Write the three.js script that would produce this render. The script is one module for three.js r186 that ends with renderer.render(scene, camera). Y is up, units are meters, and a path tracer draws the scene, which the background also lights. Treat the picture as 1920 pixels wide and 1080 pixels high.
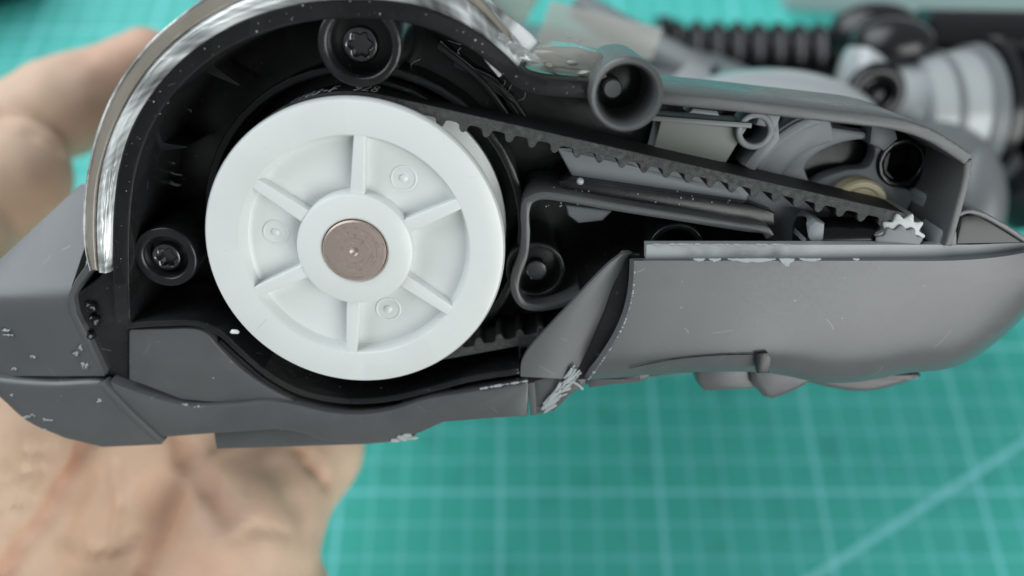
import * as THREE from 'three';
import { mergeGeometries, mergeVertices, toCreasedNormals } from 'three/addons/utils/BufferGeometryUtils.js';
import { MarchingCubes } from 'three/addons/objects/MarchingCubes.js';
import { ImprovedNoise } from 'three/addons/math/ImprovedNoise.js';
import { RectAreaLightUniformsLib } from 'three/addons/lights/RectAreaLightUniformsLib.js';

// ---------------------------------------------------------------- camera, light, exposure
const scene = new THREE.Scene();
const F = 1550, PITCH = 61 * Math.PI / 180, TILT = 22 * Math.PI / 180, DIST = 110;   // F in photo pixels (1920 wide), DIST in mm
const camera = new THREE.PerspectiveCamera(2 * Math.atan(540 / F) * 180 / Math.PI, 16 / 9, 0.01, 20);
const CAM = new THREE.Vector3(0, 0.2571, 0.1425);
camera.position.copy(CAM);
camera.rotation.x = -PITCH;
camera.focus = 0.1095; camera.userData.fStop = 9;
scene.background = new THREE.Color().setRGB(0.17, 0.18, 0.185);
RectAreaLightUniformsLib.init();
function areaLight(w, h, intensity, color, pos, target) {
  const l = new THREE.RectAreaLight(color, intensity, w, h);
  l.position.set(...pos); l.lookAt(...target); scene.add(l); return l;
}
areaLight(2.3, 1.3, 3.6, 0xf2faff, [-0.78, 1.12, -0.5], [0, 0.12, 0]);      // window, beyond and to the left
areaLight(1.15, 0.85, 4.5, 0xf6f9f7, [0.78, 0.5, 0.95], [0.03, 0.14, 0.05]);        // second window, behind the viewer's right shoulder
const renderer = new THREE.WebGLRenderer();
renderer.toneMapping = THREE.LinearToneMapping;
renderer.toneMappingExposure = 1.0;
renderer.shadowMap.enabled = true;

// ---------------------------------------------------------------- helpers
const noise = new ImprovedNoise();
let seed = 7;
const rnd = () => { seed = (seed * 1664525 + 1013904223) % 4294967296; return seed / 4294967296; };
const V2 = (x, y) => new THREE.Vector2(x, y), V3 = (x, y, z) => new THREE.Vector3(x, y, z);
const st = Math.sin(TILT), ct = Math.cos(TILT);
// a point of the brush head's own frame (mm): where the sight line of a photo pixel meets the section at depth z
function L(px, py, z = 0) {
  const r = [(px - 960) / F, (540 - py) / F, -1];
  const t = (z - DIST * ct) / (-st * r[1] - ct);
  const p = [t * r[0], t * r[1], -t + DIST];
  return V3(p[0], p[1] * ct + p[2] * st, z);
}
const P = (pts, z) => pts.map(([x, y]) => { const v = L(x, y, z); return V2(v.x, v.y); });
// smooth open curve through measured points
function S(pts, z, n = 6) {
  const c = new THREE.CatmullRomCurve3(pts.map(([x, y]) => L(x, y, z)), false, 'centripetal');
  return c.getPoints((pts.length - 1) * n).map(v => V2(v.x, v.y));
}
function circle(c, r, n = 40, a0 = 0) { const o = []; for (let i = 0; i < n; i++) { const a = a0 + i / n * Math.PI * 2; o.push(V2(c.x + r * Math.cos(a), c.y + r * Math.sin(a))); } return o; }
function area(p) { let s = 0; for (let i = 0; i < p.length; i++) { const a = p[i], b = p[(i + 1) % p.length]; s += a.x * b.y - b.x * a.y; } return s / 2; }
// prism: front face at z, going back by depth, edges rounded by bevel
function prism(pts, z, depth, bevel = 0.25, holes = [], seg = 2) {
  if (area(pts) < 0) pts = pts.slice().reverse();
  const sh = new THREE.Shape(pts);
  for (const h of holes) sh.holes.push(new THREE.Path(area(h) > 0 ? h.slice().reverse() : h));
  const g = new THREE.ExtrudeGeometry(sh, { depth: depth - 2 * bevel, bevelEnabled: bevel > 0, bevelSize: bevel, bevelOffset: -bevel, bevelThickness: bevel, bevelSegments: seg, curveSegments: 12 });
  g.translate(0, 0, z - depth + bevel);
  return toCreasedNormals(g, 0.7);
}
function strip(line, w, closed = false) {   // outline of a wall of width w along a line
  const a = [], b = [], n = line.length;
  for (let i = 0; i < n; i++) {
    const p = line[closed ? (i + n - 1) % n : Math.max(0, i - 1)], q = line[closed ? (i + 1) % n : Math.min(n - 1, i + 1)];
    const d = q.clone().sub(p).normalize(), m = V2(-d.y, d.x), ww = (typeof w === 'function' ? w(i / (n - 1)) : w) / 2;
    a.push(line[i].clone().addScaledVector(m, ww)); b.push(line[i].clone().addScaledVector(m, -ww));
  }
  return closed ? [a, b] : a.concat(b.reverse());
}
const wall = (line, w, z, depth, bevel = 0.3) => prism(strip(line, w), z, depth, bevel);
function ring(c, ro, ri, z, depth, bevel = 0.25) { return prism(circle(c, ro, 48), z, depth, Math.min(bevel, 0.3 * (ro - ri)), [circle(c, ri, 48)], 3); }
function lathe(profile, n = 72, c = V3(0, 0, 0), crease = 0.6) {   // profile of [radius, z], turned about the z axis
  const g = new THREE.LatheGeometry(profile.map(([r, z]) => V2(Math.max(r, 0.0001), z)), n);
  g.rotateX(Math.PI / 2); g.translate(c.x, c.y, 0);
  const k = g.attributes.position, uv = g.attributes.uv;
  for (let i = 0; i < k.count; i++) uv.setXY(i, k.getX(i) - c.x, k.getY(i) - c.y);
  return toCreasedNormals(g.toNonIndexed ? g.toNonIndexed() : g, crease);
}
// a shell of given thickness over the surface fn(u, v) -> Vector3
function sheet(fn, nu, nv, thick, crease = 0.8, uvOf = null) {
  const pos = [], uv = [], idx = [], N = (nu + 1) * (nv + 1);
  for (let s = 0; s < 2; s++) for (let j = 0; j <= nv; j++) for (let i = 0; i <= nu; i++) {
    const u = i / nu, v = j / nv, p = fn(u, v);
    let q = p;
    if (s) {
      const e = 0.01, du = fn(Math.min(1, u + e), v).sub(fn(Math.max(0, u - e), v)), dv = fn(u, Math.min(1, v + e)).sub(fn(u, Math.max(0, v - e)));
      const n = du.cross(dv).normalize(); if (n.z < 0) n.negate();
      q = p.clone().addScaledVector(n, -thick);
    }
    pos.push(q.x, q.y, q.z); uvOf ? uv.push(...uvOf(u, v)) : uv.push(q.x, q.y);
  }
  const id = (s, i, j) => s * N + j * (nu + 1) + i;
  const quad = (a, b, c, d) => idx.push(a, b, c, a, c, d);
  for (let j = 0; j < nv; j++) for (let i = 0; i < nu; i++) { quad(id(0, i, j), id(0, i, j + 1), id(0, i + 1, j + 1), id(0, i + 1, j)); quad(id(1, i, j), id(1, i + 1, j), id(1, i + 1, j + 1), id(1, i, j + 1)); }
  for (let i = 0; i < nu; i++) { quad(id(0, i, 0), id(0, i + 1, 0), id(1, i + 1, 0), id(1, i, 0)); quad(id(0, i, nv), id(1, i, nv), id(1, i + 1, nv), id(0, i + 1, nv)); }
  for (let j = 0; j < nv; j++) { quad(id(0, 0, j), id(1, 0, j), id(1, 0, j + 1), id(0, 0, j + 1)); quad(id(0, nu, j), id(0, nu, j + 1), id(1, nu, j + 1), id(1, nu, j)); }
  const g = new THREE.BufferGeometry();
  g.setAttribute('position', new THREE.Float32BufferAttribute(pos, 3)); g.setAttribute('uv', new THREE.Float32BufferAttribute(uv, 2)); g.setIndex(idx);
  return toCreasedNormals(g, crease);
}
function lerpLine(pts, t) {   // point along a polyline of [x, y] at fraction t by x-like index
  const k = t * (pts.length - 1), i = Math.min(pts.length - 2, Math.floor(k)), f = k - i;
  return [pts[i][0] + (pts[i + 1][0] - pts[i][0]) * f, pts[i][1] + (pts[i + 1][1] - pts[i][1]) * f];
}
const catmull = pts => { const c = new THREE.CatmullRomCurve3(pts.map(p => V3(p[0], p[1], p[2] || 0)), false, 'centripetal'); return t => { const v = c.getPoint(t); return [v.x, v.y, v.z]; }; };
function blob(center, r, amp, freq, detail = 3, squash = [1, 1, 1]) {   // lumpy bit of stuff
  let g = mergeVertices(new THREE.IcosahedronGeometry(1, detail).deleteAttribute('uv').deleteAttribute('normal'));
  const p = g.attributes.position;
  for (let i = 0; i < p.count; i++) {
    const x = p.getX(i), y = p.getY(i), z = p.getZ(i), k = 1 + amp * noise.noise(x * freq + center.x, y * freq + center.y, z * freq + r * 3);
    p.setXYZ(i, center.x + x * k * r * squash[0], center.y + y * k * r * squash[1], center.z + z * k * r * squash[2]);
  }
  g.computeVertexNormals();
  return g;
}
function clean(g) {
  g = g.index ? g.toNonIndexed() : g.clone();
  for (const k of Object.keys(g.attributes)) if (!['position', 'normal', 'uv'].includes(k)) g.deleteAttribute(k);
  if (!g.attributes.normal) g.computeVertexNormals();
  if (!g.attributes.uv) { const n = g.attributes.position.count, p = g.attributes.position, u = new Float32Array(n * 2); for (let i = 0; i < n; i++) { u[2 * i] = p.getX(i) + p.getZ(i) * 0.3; u[2 * i + 1] = p.getY(i) + p.getZ(i) * 0.7; } g.setAttribute('uv', new THREE.BufferAttribute(u, 2)); }
  return g;
}
const counts = {};
function numbered(n) { const k = counts[n] = (counts[n] ?? -1) + 1; return k ? `${n}_${String(k).padStart(3, '0')}` : n; }
function part(name, geos, mat, parent) {   // one mesh, built in mm
  const g = mergeGeometries([].concat(geos).map(clean)); g.scale(0.001, 0.001, 0.001);
  const m = new THREE.Mesh(g, mat); m.name = numbered(name); m.castShadow = m.receiveShadow = true; parent.add(m); return m;
}
function thing(name, label, category, group) { const o = new THREE.Group(); o.name = numbered(name); o.userData = { label, category }; if (group) o.userData.group = group; scene.add(o); return o; }
function tubeAlong(pts, r, n = 40, m = 14) { return new THREE.TubeGeometry(new THREE.CatmullRomCurve3(pts, false, 'centripetal'), n, r, m); }

function roughLine(pts, r, amp, n = 60) {   // torn ridge along a line
  const c = new THREE.CatmullRomCurve3(pts, false, 'centripetal'), g = new THREE.TubeGeometry(c, n, r, 5), p = g.attributes.position, q = V3(0, 0, 0);
  for (let i = 0; i <= n; i++) { const o = c.getPointAt(i / n), k = Math.max(0.08, 0.7 + amp * noise.noise(i * 0.37, o.x * 0.7, o.y) + amp * 0.7 * noise.noise(i * 1.3, o.x, 4)); for (let j = 0; j <= 5; j++) { const m = i * 6 + j; q.fromBufferAttribute(p, m).sub(o).multiplyScalar(k).add(o); p.setXYZ(m, q.x, q.y, q.z); } }
  g.computeVertexNormals(); return g;
}
// ---------------------------------------------------------------- materials
function dataTex(n, fn, srgb, tile) {
  const d = new Uint8Array(n * n * 4);
  for (let j = 0; j < n; j++) for (let i = 0; i < n; i++) { const c = fn(i / n, j / n, i, j); d.set([...(Array.isArray(c) ? c : [c, c, c]).map(v => Math.max(0, Math.min(255, v * 255))), 255], (j * n + i) * 4); }
  const t = new THREE.DataTexture(d, n, n); t.wrapS = t.wrapT = THREE.RepeatWrapping; t.magFilter = THREE.LinearFilter; if (srgb) t.colorSpace = THREE.SRGBColorSpace; t.repeat.set(1 / tile, 1 / tile); t.needsUpdate = true; return t;
}
// noise that tiles over 0..1
function tn(u, v, f, s = 0) { const a = noise.noise(u * f, v * f, s), b = noise.noise((u - 1) * f, v * f, s), c = noise.noise(u * f, (v - 1) * f, s), d = noise.noise((u - 1) * f, (v - 1) * f, s); return a * (1 - u) * (1 - v) + b * u * (1 - v) + c * (1 - u) * v + d * u * v; }
const grain = dataTex(256, (u, v) => 0.5 + 0.3 * tn(u, v, 60, 1) + 0.35 * tn(u, v, 120, 5) + 0.15 * (rnd() - 0.5), false, 9);
const coverMap = dataTex(256, (u, v) => { const k = 0.84 + 0.5 * noise.noise(u * 5, v * 3, 1) + 0.35 * noise.noise(u * 3, v * 16, 6) + 0.2 * noise.noise(u * 30, v * 5, 2); return [k * 0.99, k, k]; }, true, 32);
const beltMap = dataTex(256, (u, v) => { const k = 0.62 + 0.3 * tn(u, v, 18, 6) + 0.25 * tn(u, v, 60, 2) + (rnd() < 0.012 ? 0.5 : 0); return [k, k * 1.02, k * 1.01]; }, true, 14);
const rubber = dataTex(256, (u, v) => 0.5 + 0.4 * tn(u, v, 40, 2) + 0.35 * (rnd() - 0.5), false, 6);
const brushed = dataTex(256, (u, v) => 0.5 + 0.45 * noise.noise(u * 2.5, v * 15, 3) + 0.25 * noise.noise(u * 7, v * 40, 7), false, 16);
const roughFine = dataTex(256, (u, v) => 0.86 + 0.1 * tn(u, v, 4, 9) + 0.12 * tn(u, v, 70, 3), false, 40);
const rough = dataTex(256, (u, v) => 0.78 + 0.25 * tn(u, v, 5, 9) + 0.2 * tn(u, v, 22, 3), false, 33);
function wearMap(n, tile, base, specks, lines, light, cloud = 1) {
  const c = document.createElement('canvas'); c.width = c.height = n; const g = c.getContext('2d');
  g.fillStyle = base; g.fillRect(0, 0, n, n);
  for (let i = 0; i < 260; i++) { g.fillStyle = rnd() < 0.5 ? `rgba(255,255,255,${0.018 * cloud})` : `rgba(0,0,0,${0.022 * cloud})`; const r = 10 + rnd() * n / 9; g.beginPath(); g.ellipse(rnd() * n, rnd() * n, r, r * (0.4 + rnd()), rnd() * 3, 0, 7); g.fill(); }
  for (let i = 0; i < specks; i++) { g.fillStyle = `rgba(${light},${0.15 + 0.6 * rnd() * rnd()})`; g.beginPath(); g.arc(rnd() * n, rnd() * n, 0.4 + rnd() * rnd() * n / 500, 0, 7); g.fill(); }
  for (let i = 0; i < lines; i++) { g.strokeStyle = `rgba(${light},${0.1 + 0.35 * rnd() * rnd()})`; g.lineWidth = 0.5 + rnd() * n / 700; const x = rnd() * n, y = rnd() * n, a = rnd() * 6.3, l = (0.01 + 0.05 * rnd() * rnd()) * n; g.beginPath(); g.moveTo(x, y); g.quadraticCurveTo(x + Math.cos(a) * l / 2 + rnd() * 6, y + Math.sin(a) * l / 2, x + Math.cos(a) * l, y + Math.sin(a) * l); g.stroke(); }
  const t = new THREE.CanvasTexture(c); t.colorSpace = THREE.SRGBColorSpace; t.wrapS = t.wrapT = THREE.RepeatWrapping; t.repeat.set(1 / tile, 1 / tile); return t;
}
const std = o => new THREE.MeshPhysicalMaterial({ side: THREE.DoubleSide, ...o });
const blackWear = wearMap(1024, 70, '#19191b', 420, 70, '190,196,196'), whiteWear = wearMap(1024, 60, '#e0e4e2', 40, 30, '150,146,136', 0.25), greyWear = wearMap(1024, 80, '#545657', 240, 90, '215,218,217', 0.4);
const M = {
  black: std({ map: blackWear, roughness: 0.29, roughnessMap: rough, bumpMap: grain, bumpScale: 0.00002 }),
  blackGloss: std({ map: blackWear, color: 0x8a8a90, roughness: 0.2, bumpMap: grain, bumpScale: 0.000008 }),
  grey: std({ map: greyWear, roughness: 0.38, roughnessMap: roughFine, specularIntensity: 1, ior: 1.6, bumpMap: grain, bumpScale: 0.000012 }),
  greyLight: std({ map: greyWear, color: 0xffffff, roughness: 0.5, bumpMap: grain, bumpScale: 0.00003 }),
  white: std({ map: whiteWear, bumpMap: grain, bumpScale: 0.000008, roughness: 0.3, clearcoat: 0.3, clearcoatRoughness: 0.2 }),
  rubberDark: std({ color: new THREE.Color().setRGB(0.012, 0.0125, 0.013), roughness: 0.6, bumpMap: rubber, bumpScale: 0.00006 }),
  rubber: std({ map: beltMap, color: new THREE.Color().setRGB(0.15, 0.158, 0.156), roughness: 0.75, bumpMap: rubber, bumpScale: 0.00008 }),
  steel: std({ color: 0x9a9e9e, metalness: 0.8, roughness: 0.5 }),
  screw: std({ color: 0x6a6a6c, metalness: 0.9, roughness: 0.24 }),
  clear: new THREE.MeshPhysicalMaterial({ color: 0xffffff, roughness: 0.09, transmission: 1, thickness: 4, ior: 1.49, attenuationColor: new THREE.Color(0xd9cbb0), attenuationDistance: 0.02, bumpMap: grain, bumpScale: 0.00001 }),
  frostSheen: std({ color: new THREE.Color().setRGB(0.95, 0.97, 0.97), map: coverMap, roughness: 0.24, metalness: 0.3, clearcoat: 1, clearcoatRoughness: 0.08, bumpMap: brushed, bumpScale: 0.00025 }),  // silvery white stands in for the window reflection in the clear cover
  glue: std({ color: new THREE.Color().setRGB(0.78, 0.75, 0.68), roughness: 0.14, transmission: 0.65, thickness: 0.5, ior: 1.45 }),
  scuffAndGlint: std({ color: new THREE.Color().setRGB(0.4, 0.42, 0.42), roughness: 0.6 }),
  paleGrey: std({ color: new THREE.Color().setRGB(0.38, 0.405, 0.41), roughness: 0.28, clearcoat: 0.6, clearcoatRoughness: 0.12 }),
  midGrey: std({ color: new THREE.Color().setRGB(0.17, 0.185, 0.19), roughness: 0.4 }),
  tray: std({ color: new THREE.Color().setRGB(0.85, 0.84, 0.8), roughness: 0.25, transmission: 0.6, thickness: 0 }),
  lip: std({ color: new THREE.Color().setRGB(0.33, 0.35, 0.355), roughness: 0.5, roughnessMap: rough, bumpMap: grain, bumpScale: 0.00004 }),
  rimGrey: std({ color: new THREE.Color().setRGB(0.085, 0.09, 0.09), roughness: 0.4, roughnessMap: rough, bumpMap: grain, bumpScale: 0.00003 }),
  tan: std({ color: new THREE.Color().setRGB(0.44, 0.4, 0.34), roughness: 0.16, transmission: 0.45, thickness: 0.5, clearcoat: 0.5 }),
  motor: std({ color: new THREE.Color().setRGB(0.22, 0.24, 0.255), roughness: 0.45, bumpMap: grain, bumpScale: 0.00002 }),
  cream: std({ color: new THREE.Color().setRGB(0.62, 0.55, 0.36), roughness: 0.4 }),
};
const shaftTex = (() => {
  const n = 512, c = document.createElement('canvas'); c.width = c.height = n; const g = c.getContext('2d');
  g.fillStyle = '#b5a49c'; g.fillRect(0, 0, n, n);
  for (let i = 0; i < 60; i++) { g.strokeStyle = rnd() < 0.5 ? `rgba(80,58,52,${0.04 + rnd() * 0.1})` : `rgba(225,210,205,${0.03 + rnd() * 0.1})`; g.lineWidth = 2 + rnd() * 9; const a = rnd() * 6.3, q = 6 * (rnd() - 0.5); g.beginPath(); g.arc(n / 2 + q, n / 2 - q, rnd() * n / 2, a, a + 0.3 + rnd() * 1.4); g.stroke(); }
  for (let i = 0; i < 260; i++) { g.fillStyle = rnd() < 0.5 ? `rgba(226,212,206,${rnd() * 0.14})` : `rgba(84,64,58,${rnd() * 0.16})`; const q = 2 + rnd() * 16; g.beginPath(); g.ellipse(rnd() * n, rnd() * n, q, q * (0.3 + rnd() * 0.6), rnd() * 3, 0, 7); g.fill(); }
  for (let i = 0; i < 60; i++) { g.fillStyle = rnd() < 0.7 ? `rgba(235,228,222,${rnd() * 0.4})` : `rgba(60,44,38,${rnd() * 0.3})`; g.beginPath(); g.arc(n / 2 + (rnd() - 0.5) * n * 0.7, n / 2 + (rnd() - 0.5) * n * 0.7, 1 + rnd() * 6, 0, 7); g.fill(); }
  const t = new THREE.CanvasTexture(c); t.colorSpace = THREE.SRGBColorSpace; return t;
})();
M.shaft = std({ map: shaftTex, bumpMap: shaftTex, bumpScale: 0.00006, metalness: 0.6, roughness: 0.42 });

// ---------------------------------------------------------------- the surface: table and cutting mat
{
  const t = new THREE.Mesh(new THREE.BoxGeometry(1.6, 0.03, 1.1), std({ color: new THREE.Color().setRGB(0.3, 0.3, 0.29), roughness: 0.6 }));
  t.name = 'table_top'; t.position.set(0, -0.018, 0); t.userData.kind = 'structure'; t.receiveShadow = true; scene.add(t);
  const W = 620, H = 470, cx = -3.6 + 25, cz = -26.9 - 20, n = 2048, k = n / W, hh = Math.round(H * k);
  const c = document.createElement('canvas'); c.width = n; c.height = hh; const g = c.getContext('2d');
  g.fillStyle = '#40b6aa'; g.fillRect(0, 0, n, hh);
  for (let i = 0; i < 4000; i++) { g.fillStyle = rnd() < 0.5 ? 'rgba(10,70,60,0.06)' : 'rgba(120,220,205,0.05)'; const r = 2 + rnd() * 14; g.beginPath(); g.ellipse(rnd() * n, rnd() * hh, r, r * (0.3 + rnd()), rnd() * 3, 0, 7); g.fill(); }
  const X = x => (x - cx + W / 2) * k, Z = z => (z - cz + H / 2) * k;
  const line = (x0, z0, x1, z1, w, a) => { g.strokeStyle = `rgba(150,228,238,${a})`; g.lineWidth = w * k; g.beginPath(); g.moveTo(X(x0), Z(z0)); g.lineTo(X(x1), Z(z1)); g.stroke(); };
  for (let i = -32; i <= 32; i++) { const major = i % 5 === 0; line(-3.6 + i * 10, -265, -3.6 + i * 10, 190, major ? 1.6 : 1.0, major ? 0.6 : 0.44); }
  for (let i = -34; i <= 12; i++) { const major = i % 5 === 0, z = 73.1 + i * 10; line(-280, z, 330, z, major ? 1.6 : 1.0, major ? 0.6 : 0.44); }
  line(-50, 175.8, 330, -34.3, 2.0, 0.75); line(-270, 120, 100, -250, 1.6, 0.5);
  const tex = new THREE.CanvasTexture(c); tex.colorSpace = THREE.SRGBColorSpace;
  const matMat = std({ map: tex, roughness: 0.62 }), edge = std({ color: 0x3fb5a9, roughness: 0.7 });
  const m = new THREE.Mesh(new THREE.BoxGeometry(W / 1000, 0.003, H / 1000), [edge, edge, matMat, edge, edge, edge]);
  m.name = 'cutting_mat'; m.position.set(cx / 1000, -0.0015, cz / 1000); m.receiveShadow = m.castShadow = true;
  m.userData = { label: 'teal cutting mat with a printed grid of pale lines under everything', category: 'cutting mat' };
  scene.add(m);
}

// ---------------------------------------------------------------- the vacuum brush head
const head = thing('vacuum_brush_head', 'opened grey vacuum brush head showing white pulley and toothed belt, held over the mat', 'vacuum head');
head.position.copy(CAM).addScaledVector(V3(0, Math.sin(PITCH), Math.cos(PITCH)), -DIST / 1000);
head.rotation.x = -(PITCH - TILT);
const PC = V3(-20.5, 5.4, 0), R = 19.6;          // pulley centre, flange radius in mm
const arc = (r, a0, a1, n, c = PC) => { const o = []; for (let i = 0; i <= n; i++) { const a = (a0 + (a1 - a0) * i / n) * Math.PI / 180; o.push(V2(c.x + r * Math.cos(a), c.y + r * Math.sin(a))); } return o; };

// black chassis: rim wall, floor
const ZR = -1.5;
const rimL = S([[229, 612], [226, 500], [228, 400], [238, 320], [262, 245], [300, 180], [350, 125], [410, 80], [480, 47], [560, 25], [650, 17], [740, 21], [820, 42], [895, 80], [945, 120], [978, 150], [1010, 161], [1115, 170]], ZR, 6);
const rimR = S([[1225, 182], [1394, 199], [1500, 211], [1589, 221], [1686, 234], [1745, 254], [1785, 278], [1817, 300]], ZR, 6);
const endWall = S([[1816, 300], [1812, 335], [1795, 400], [1778, 462]], ZR - 1, 5);
part('housing_rim', [wall(rimL, 2.3, ZR, 17, 0.35)], M.black, head);
part('motor_bay_rim', [wall(rimR, 1.6, ZR, 17, 0.3), wall(endWall, 1.1, ZR - 1, 16, 0.25)], M.rimGrey, head);  // grey instead of chassis black: window sheen put into the rim colour
const floorPts = P([[224, 700], [222, 400], [265, 240], [400, 80], [650, 17], [860, 60], [985, 155], [1240, 185], [1600, 222], [1750, 258], [1815, 300], [1780, 480], [1750, 640], [1100, 720], [700, 790], [400, 760]], -17.5);
part('chassis_floor', prism(floorPts, -17.5, 2, 0.2), M.black, head);
// the gutter under the pulley
const gut = [[232, 612], [300, 607], [372, 608], [410, 624], [450, 660], [500, 702], [560, 735], [640, 752], [720, 750], [800, 733], [880, 712], [975, 697]];
part('gutter', [wall(S(gut, -1.8), 1.0, -1.8, 16, 0.3), wall(S(gut.slice(3).map(([x, y]) => [x, y + 16]), -2.6), 0.7, -2.6, 15, 0.25), wall(S(gut.slice(3).map(([x, y]) => [x, y - 16]), -4), 0.7, -4, 13, 0.25)], M.black, head);
// left black block behind the bumper
part('chassis_block', prism(P([[130, 560], [185, 520], [214, 470], [245, 470], [245, 720], [180, 720], [120, 700]], -3.5), -3.5, 14, 0.5), M.black, head);
part('chassis_knob', [blob(L(172, 575, -3.3), 1.0, 0.2, 2), blob(L(178, 600, -3.2), 0.9, 0.2, 2), blob(L(168, 628, -3.2), 0.8, 0.2, 2)], M.blackGloss, head);
// ribs inside the round chamber
for (const [a, b] of [[[372, 118], [448, 160]], [[268, 274], [350, 276]]]) part('rib', wall([...P([a], -9), ...P([b], -9)], t => 1.5 * (1 - t) + 0.2, -9, 8, 0.07), M.black, head);
part('rib', [wall(P([[700, 150], [770, 172], [826, 205]], -8), 0.7, -8, 9, 0.15), wall(S([[850, 120], [930, 160], [975, 225]], -12), 0.9, -12, 5, 0.2), wall(S([[905, 150], [960, 190], [990, 235]], -12), 0.9, -12, 5, 0.2), wall(S([[820, 85], [900, 150], [960, 230]], -11), 0.8, -11, 6, 0.2)], M.black, head);
part('inner_ring', ring(PC, 22.6, 21.4, -9, 8, 0.3), M.black, head);

// screws in their bosses
const star = (c, r) => { const o = []; for (let i = 0; i < 48; i++) { const a = i / 48 * Math.PI * 2, k = r * (0.86 + 0.14 * Math.cos(6 * a)); o.push(V2(c.x + k * Math.cos(a), c.y + k * Math.sin(a))); } return o; };
function screwBoss(px, py, zf, ro, ri, rs, zs, glint) {
  const c = L(px, py, zf), b = part('screw_boss', [ring(c, ro, ri, zf, 14, 0.5), prism(circle(c, ri + 0.3, 32), zs - 1.2, 1, 0.1)], M.black, head);
  const d = L(px + 1, py, zs);
  part('screw', [prism(circle(d, rs, 40), zs, 1.2, 0.3, [star(d, rs * 0.68)], 3), prism(circle(d, rs * 0.9, 32), zs - 0.9, 0.4, 0.05)], M.screw, b);
  return b;
}
screwBoss(674, 84, -1.6, 5.1, 3.9, 2.3, -6);
screwBoss(310, 483, -3.4, 4.3, 2.9, 2.0, -5.2);
screwBoss(1005, 508, -7, 4.2, 3.4, 1.6, -9);
part('screw_boss', ring(L(1268, 470, -7), 4.0, 3.1, -7, 8, 0.35), M.black, head);

// the post beside the rim
{
  const c = L(1175, 178, 1.2);
  const b = part('hollow_post', lathe([[3.1, -9.5], [3.35, -2], [3.55, -0.2], [3.8, 0.15], [4.2, 0.2], [4.45, -0.1], [4.5, -0.6], [4.45, -15], [0, -15]].map(([r, z]) => [r, z + 1.2]), 64, c), M.rimGrey, head);
  part('post_floor', prism(circle(c, 3.4, 40), -8, 1, 0.1), M.blackGloss, b);
  part('post_pin', lathe([[0, -4.6], [1.05, -4.6], [1.25, -4.9], [1.3, -9]], 32, V3(L(1150, 168, -4).x, L(1150, 168, -4).y, 0)), M.midGrey, b);
}

// clear cover over the round chamber, broken off at its end
{
  const out = S([[170, 508], [163, 480], [158, 440], [160, 365], [167, 315], [186, 240], [222, 160], [278, 85], [330, 38], [400, -12], [500, -60], [650, -88], [800, -70], [880, -25], [940, 40], [985, 95]], ZR + 0.3, 6);
  const inn = S([[206, 512], [209, 480], [212, 400], [222, 320], [247, 240], [286, 175], [338, 116], [400, 70], [470, 35], [560, 10], [650, 1], [745, 5], [827, 26], [900, 66], [945, 103], [970, 128]], ZR + 0.3, 6);
  const pts = out.concat(inn.slice().reverse());
  const seam = out.map((o, i) => o.clone().lerp(inn[Math.round(i / (out.length - 1) * (inn.length - 1))], 0.36));
  part('clear_cover', prism(out.concat(seam.slice().reverse()), ZR + 0.3, 14, 0.4, [], 3), M.tan, head);
  const along = (l, t) => { const k = t * (l.length - 1), i = Math.min(l.length - 2, Math.floor(k)); return l[i].clone().lerp(l[i + 1], k - i); };
  part('cover_edge', wall(out.map(o => o.clone()), 0.22, ZR + 0.42, 0.8, 0.08), M.frostSheen, head);
  part('cover_flange', sheet((u, v) => { const p = along(seam, u).lerp(along(inn, u), 0.02 + 0.98 * v); return V3(p.x, p.y, ZR - 0.5 + 1.15 * Math.sin(Math.PI * (0.12 + 0.85 * v)) + 0.16 * Math.sin(v * 9.5 + 1.2 * noise.noise(u * 9, 0.5, 2))); }, 110, 14, 4, 0.9, (u, v) => [u * 75, v * 5]), M.frostSheen, head);
  const chips = [];
  for (let i = 0; i < 15; i++) { const t = rnd(), c = L(922 + t * 66 + rnd() * 12, 38 + t * 72 + rnd() * 18, ZR - 0.4 + rnd()), g = new THREE.IcosahedronGeometry(0.5 + rnd() * 0.6, 0); g.scale(1.9, 0.6, 0.7); g.rotateZ(-0.85 + rnd() * 0.4); g.rotateX(rnd()); g.translate(c.x, c.y, c.z); chips.push(g); }
  part('broken_edge', chips, M.frostSheen, head);
  {
    const gl = prism(P([[978, 140], [984, 112], [1002, 96], [1040, 88], [1085, 92], [1130, 108], [1140, 150], [1110, 164], [1060, 160], [1010, 156]], -5), -5, 9, 1.4, [], 4), soft = mergeVertices(gl.deleteAttribute('uv').deleteAttribute('normal'), 0.01);
    const p = soft.attributes.position; for (let i = 0; i < p.count; i++) { const x = p.getX(i), y = p.getY(i), z = p.getZ(i); p.setXYZ(i, x, y + 0.9 * noise.noise(x * 0.5, y * 0.4, z * 0.5), z + 0.8 * noise.noise(x * 0.7, y * 0.7, 3)); }
    soft.computeVertexNormals();
    part('glue_residue', [soft, blob(L(1100, 138, -4.8), 0.6, 0.3, 1.3, 3, [1.8, 0.7, 1]), blob(L(1072, 118, -5), 0.45, 0.3, 1.3, 3, [1.7, 0.8, 1]), blob(L(1030, 122, -4.8), 0.4, 0.3, 1.3, 3, [1.5, 1, 1])], M.glue, head);
  }
}

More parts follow.
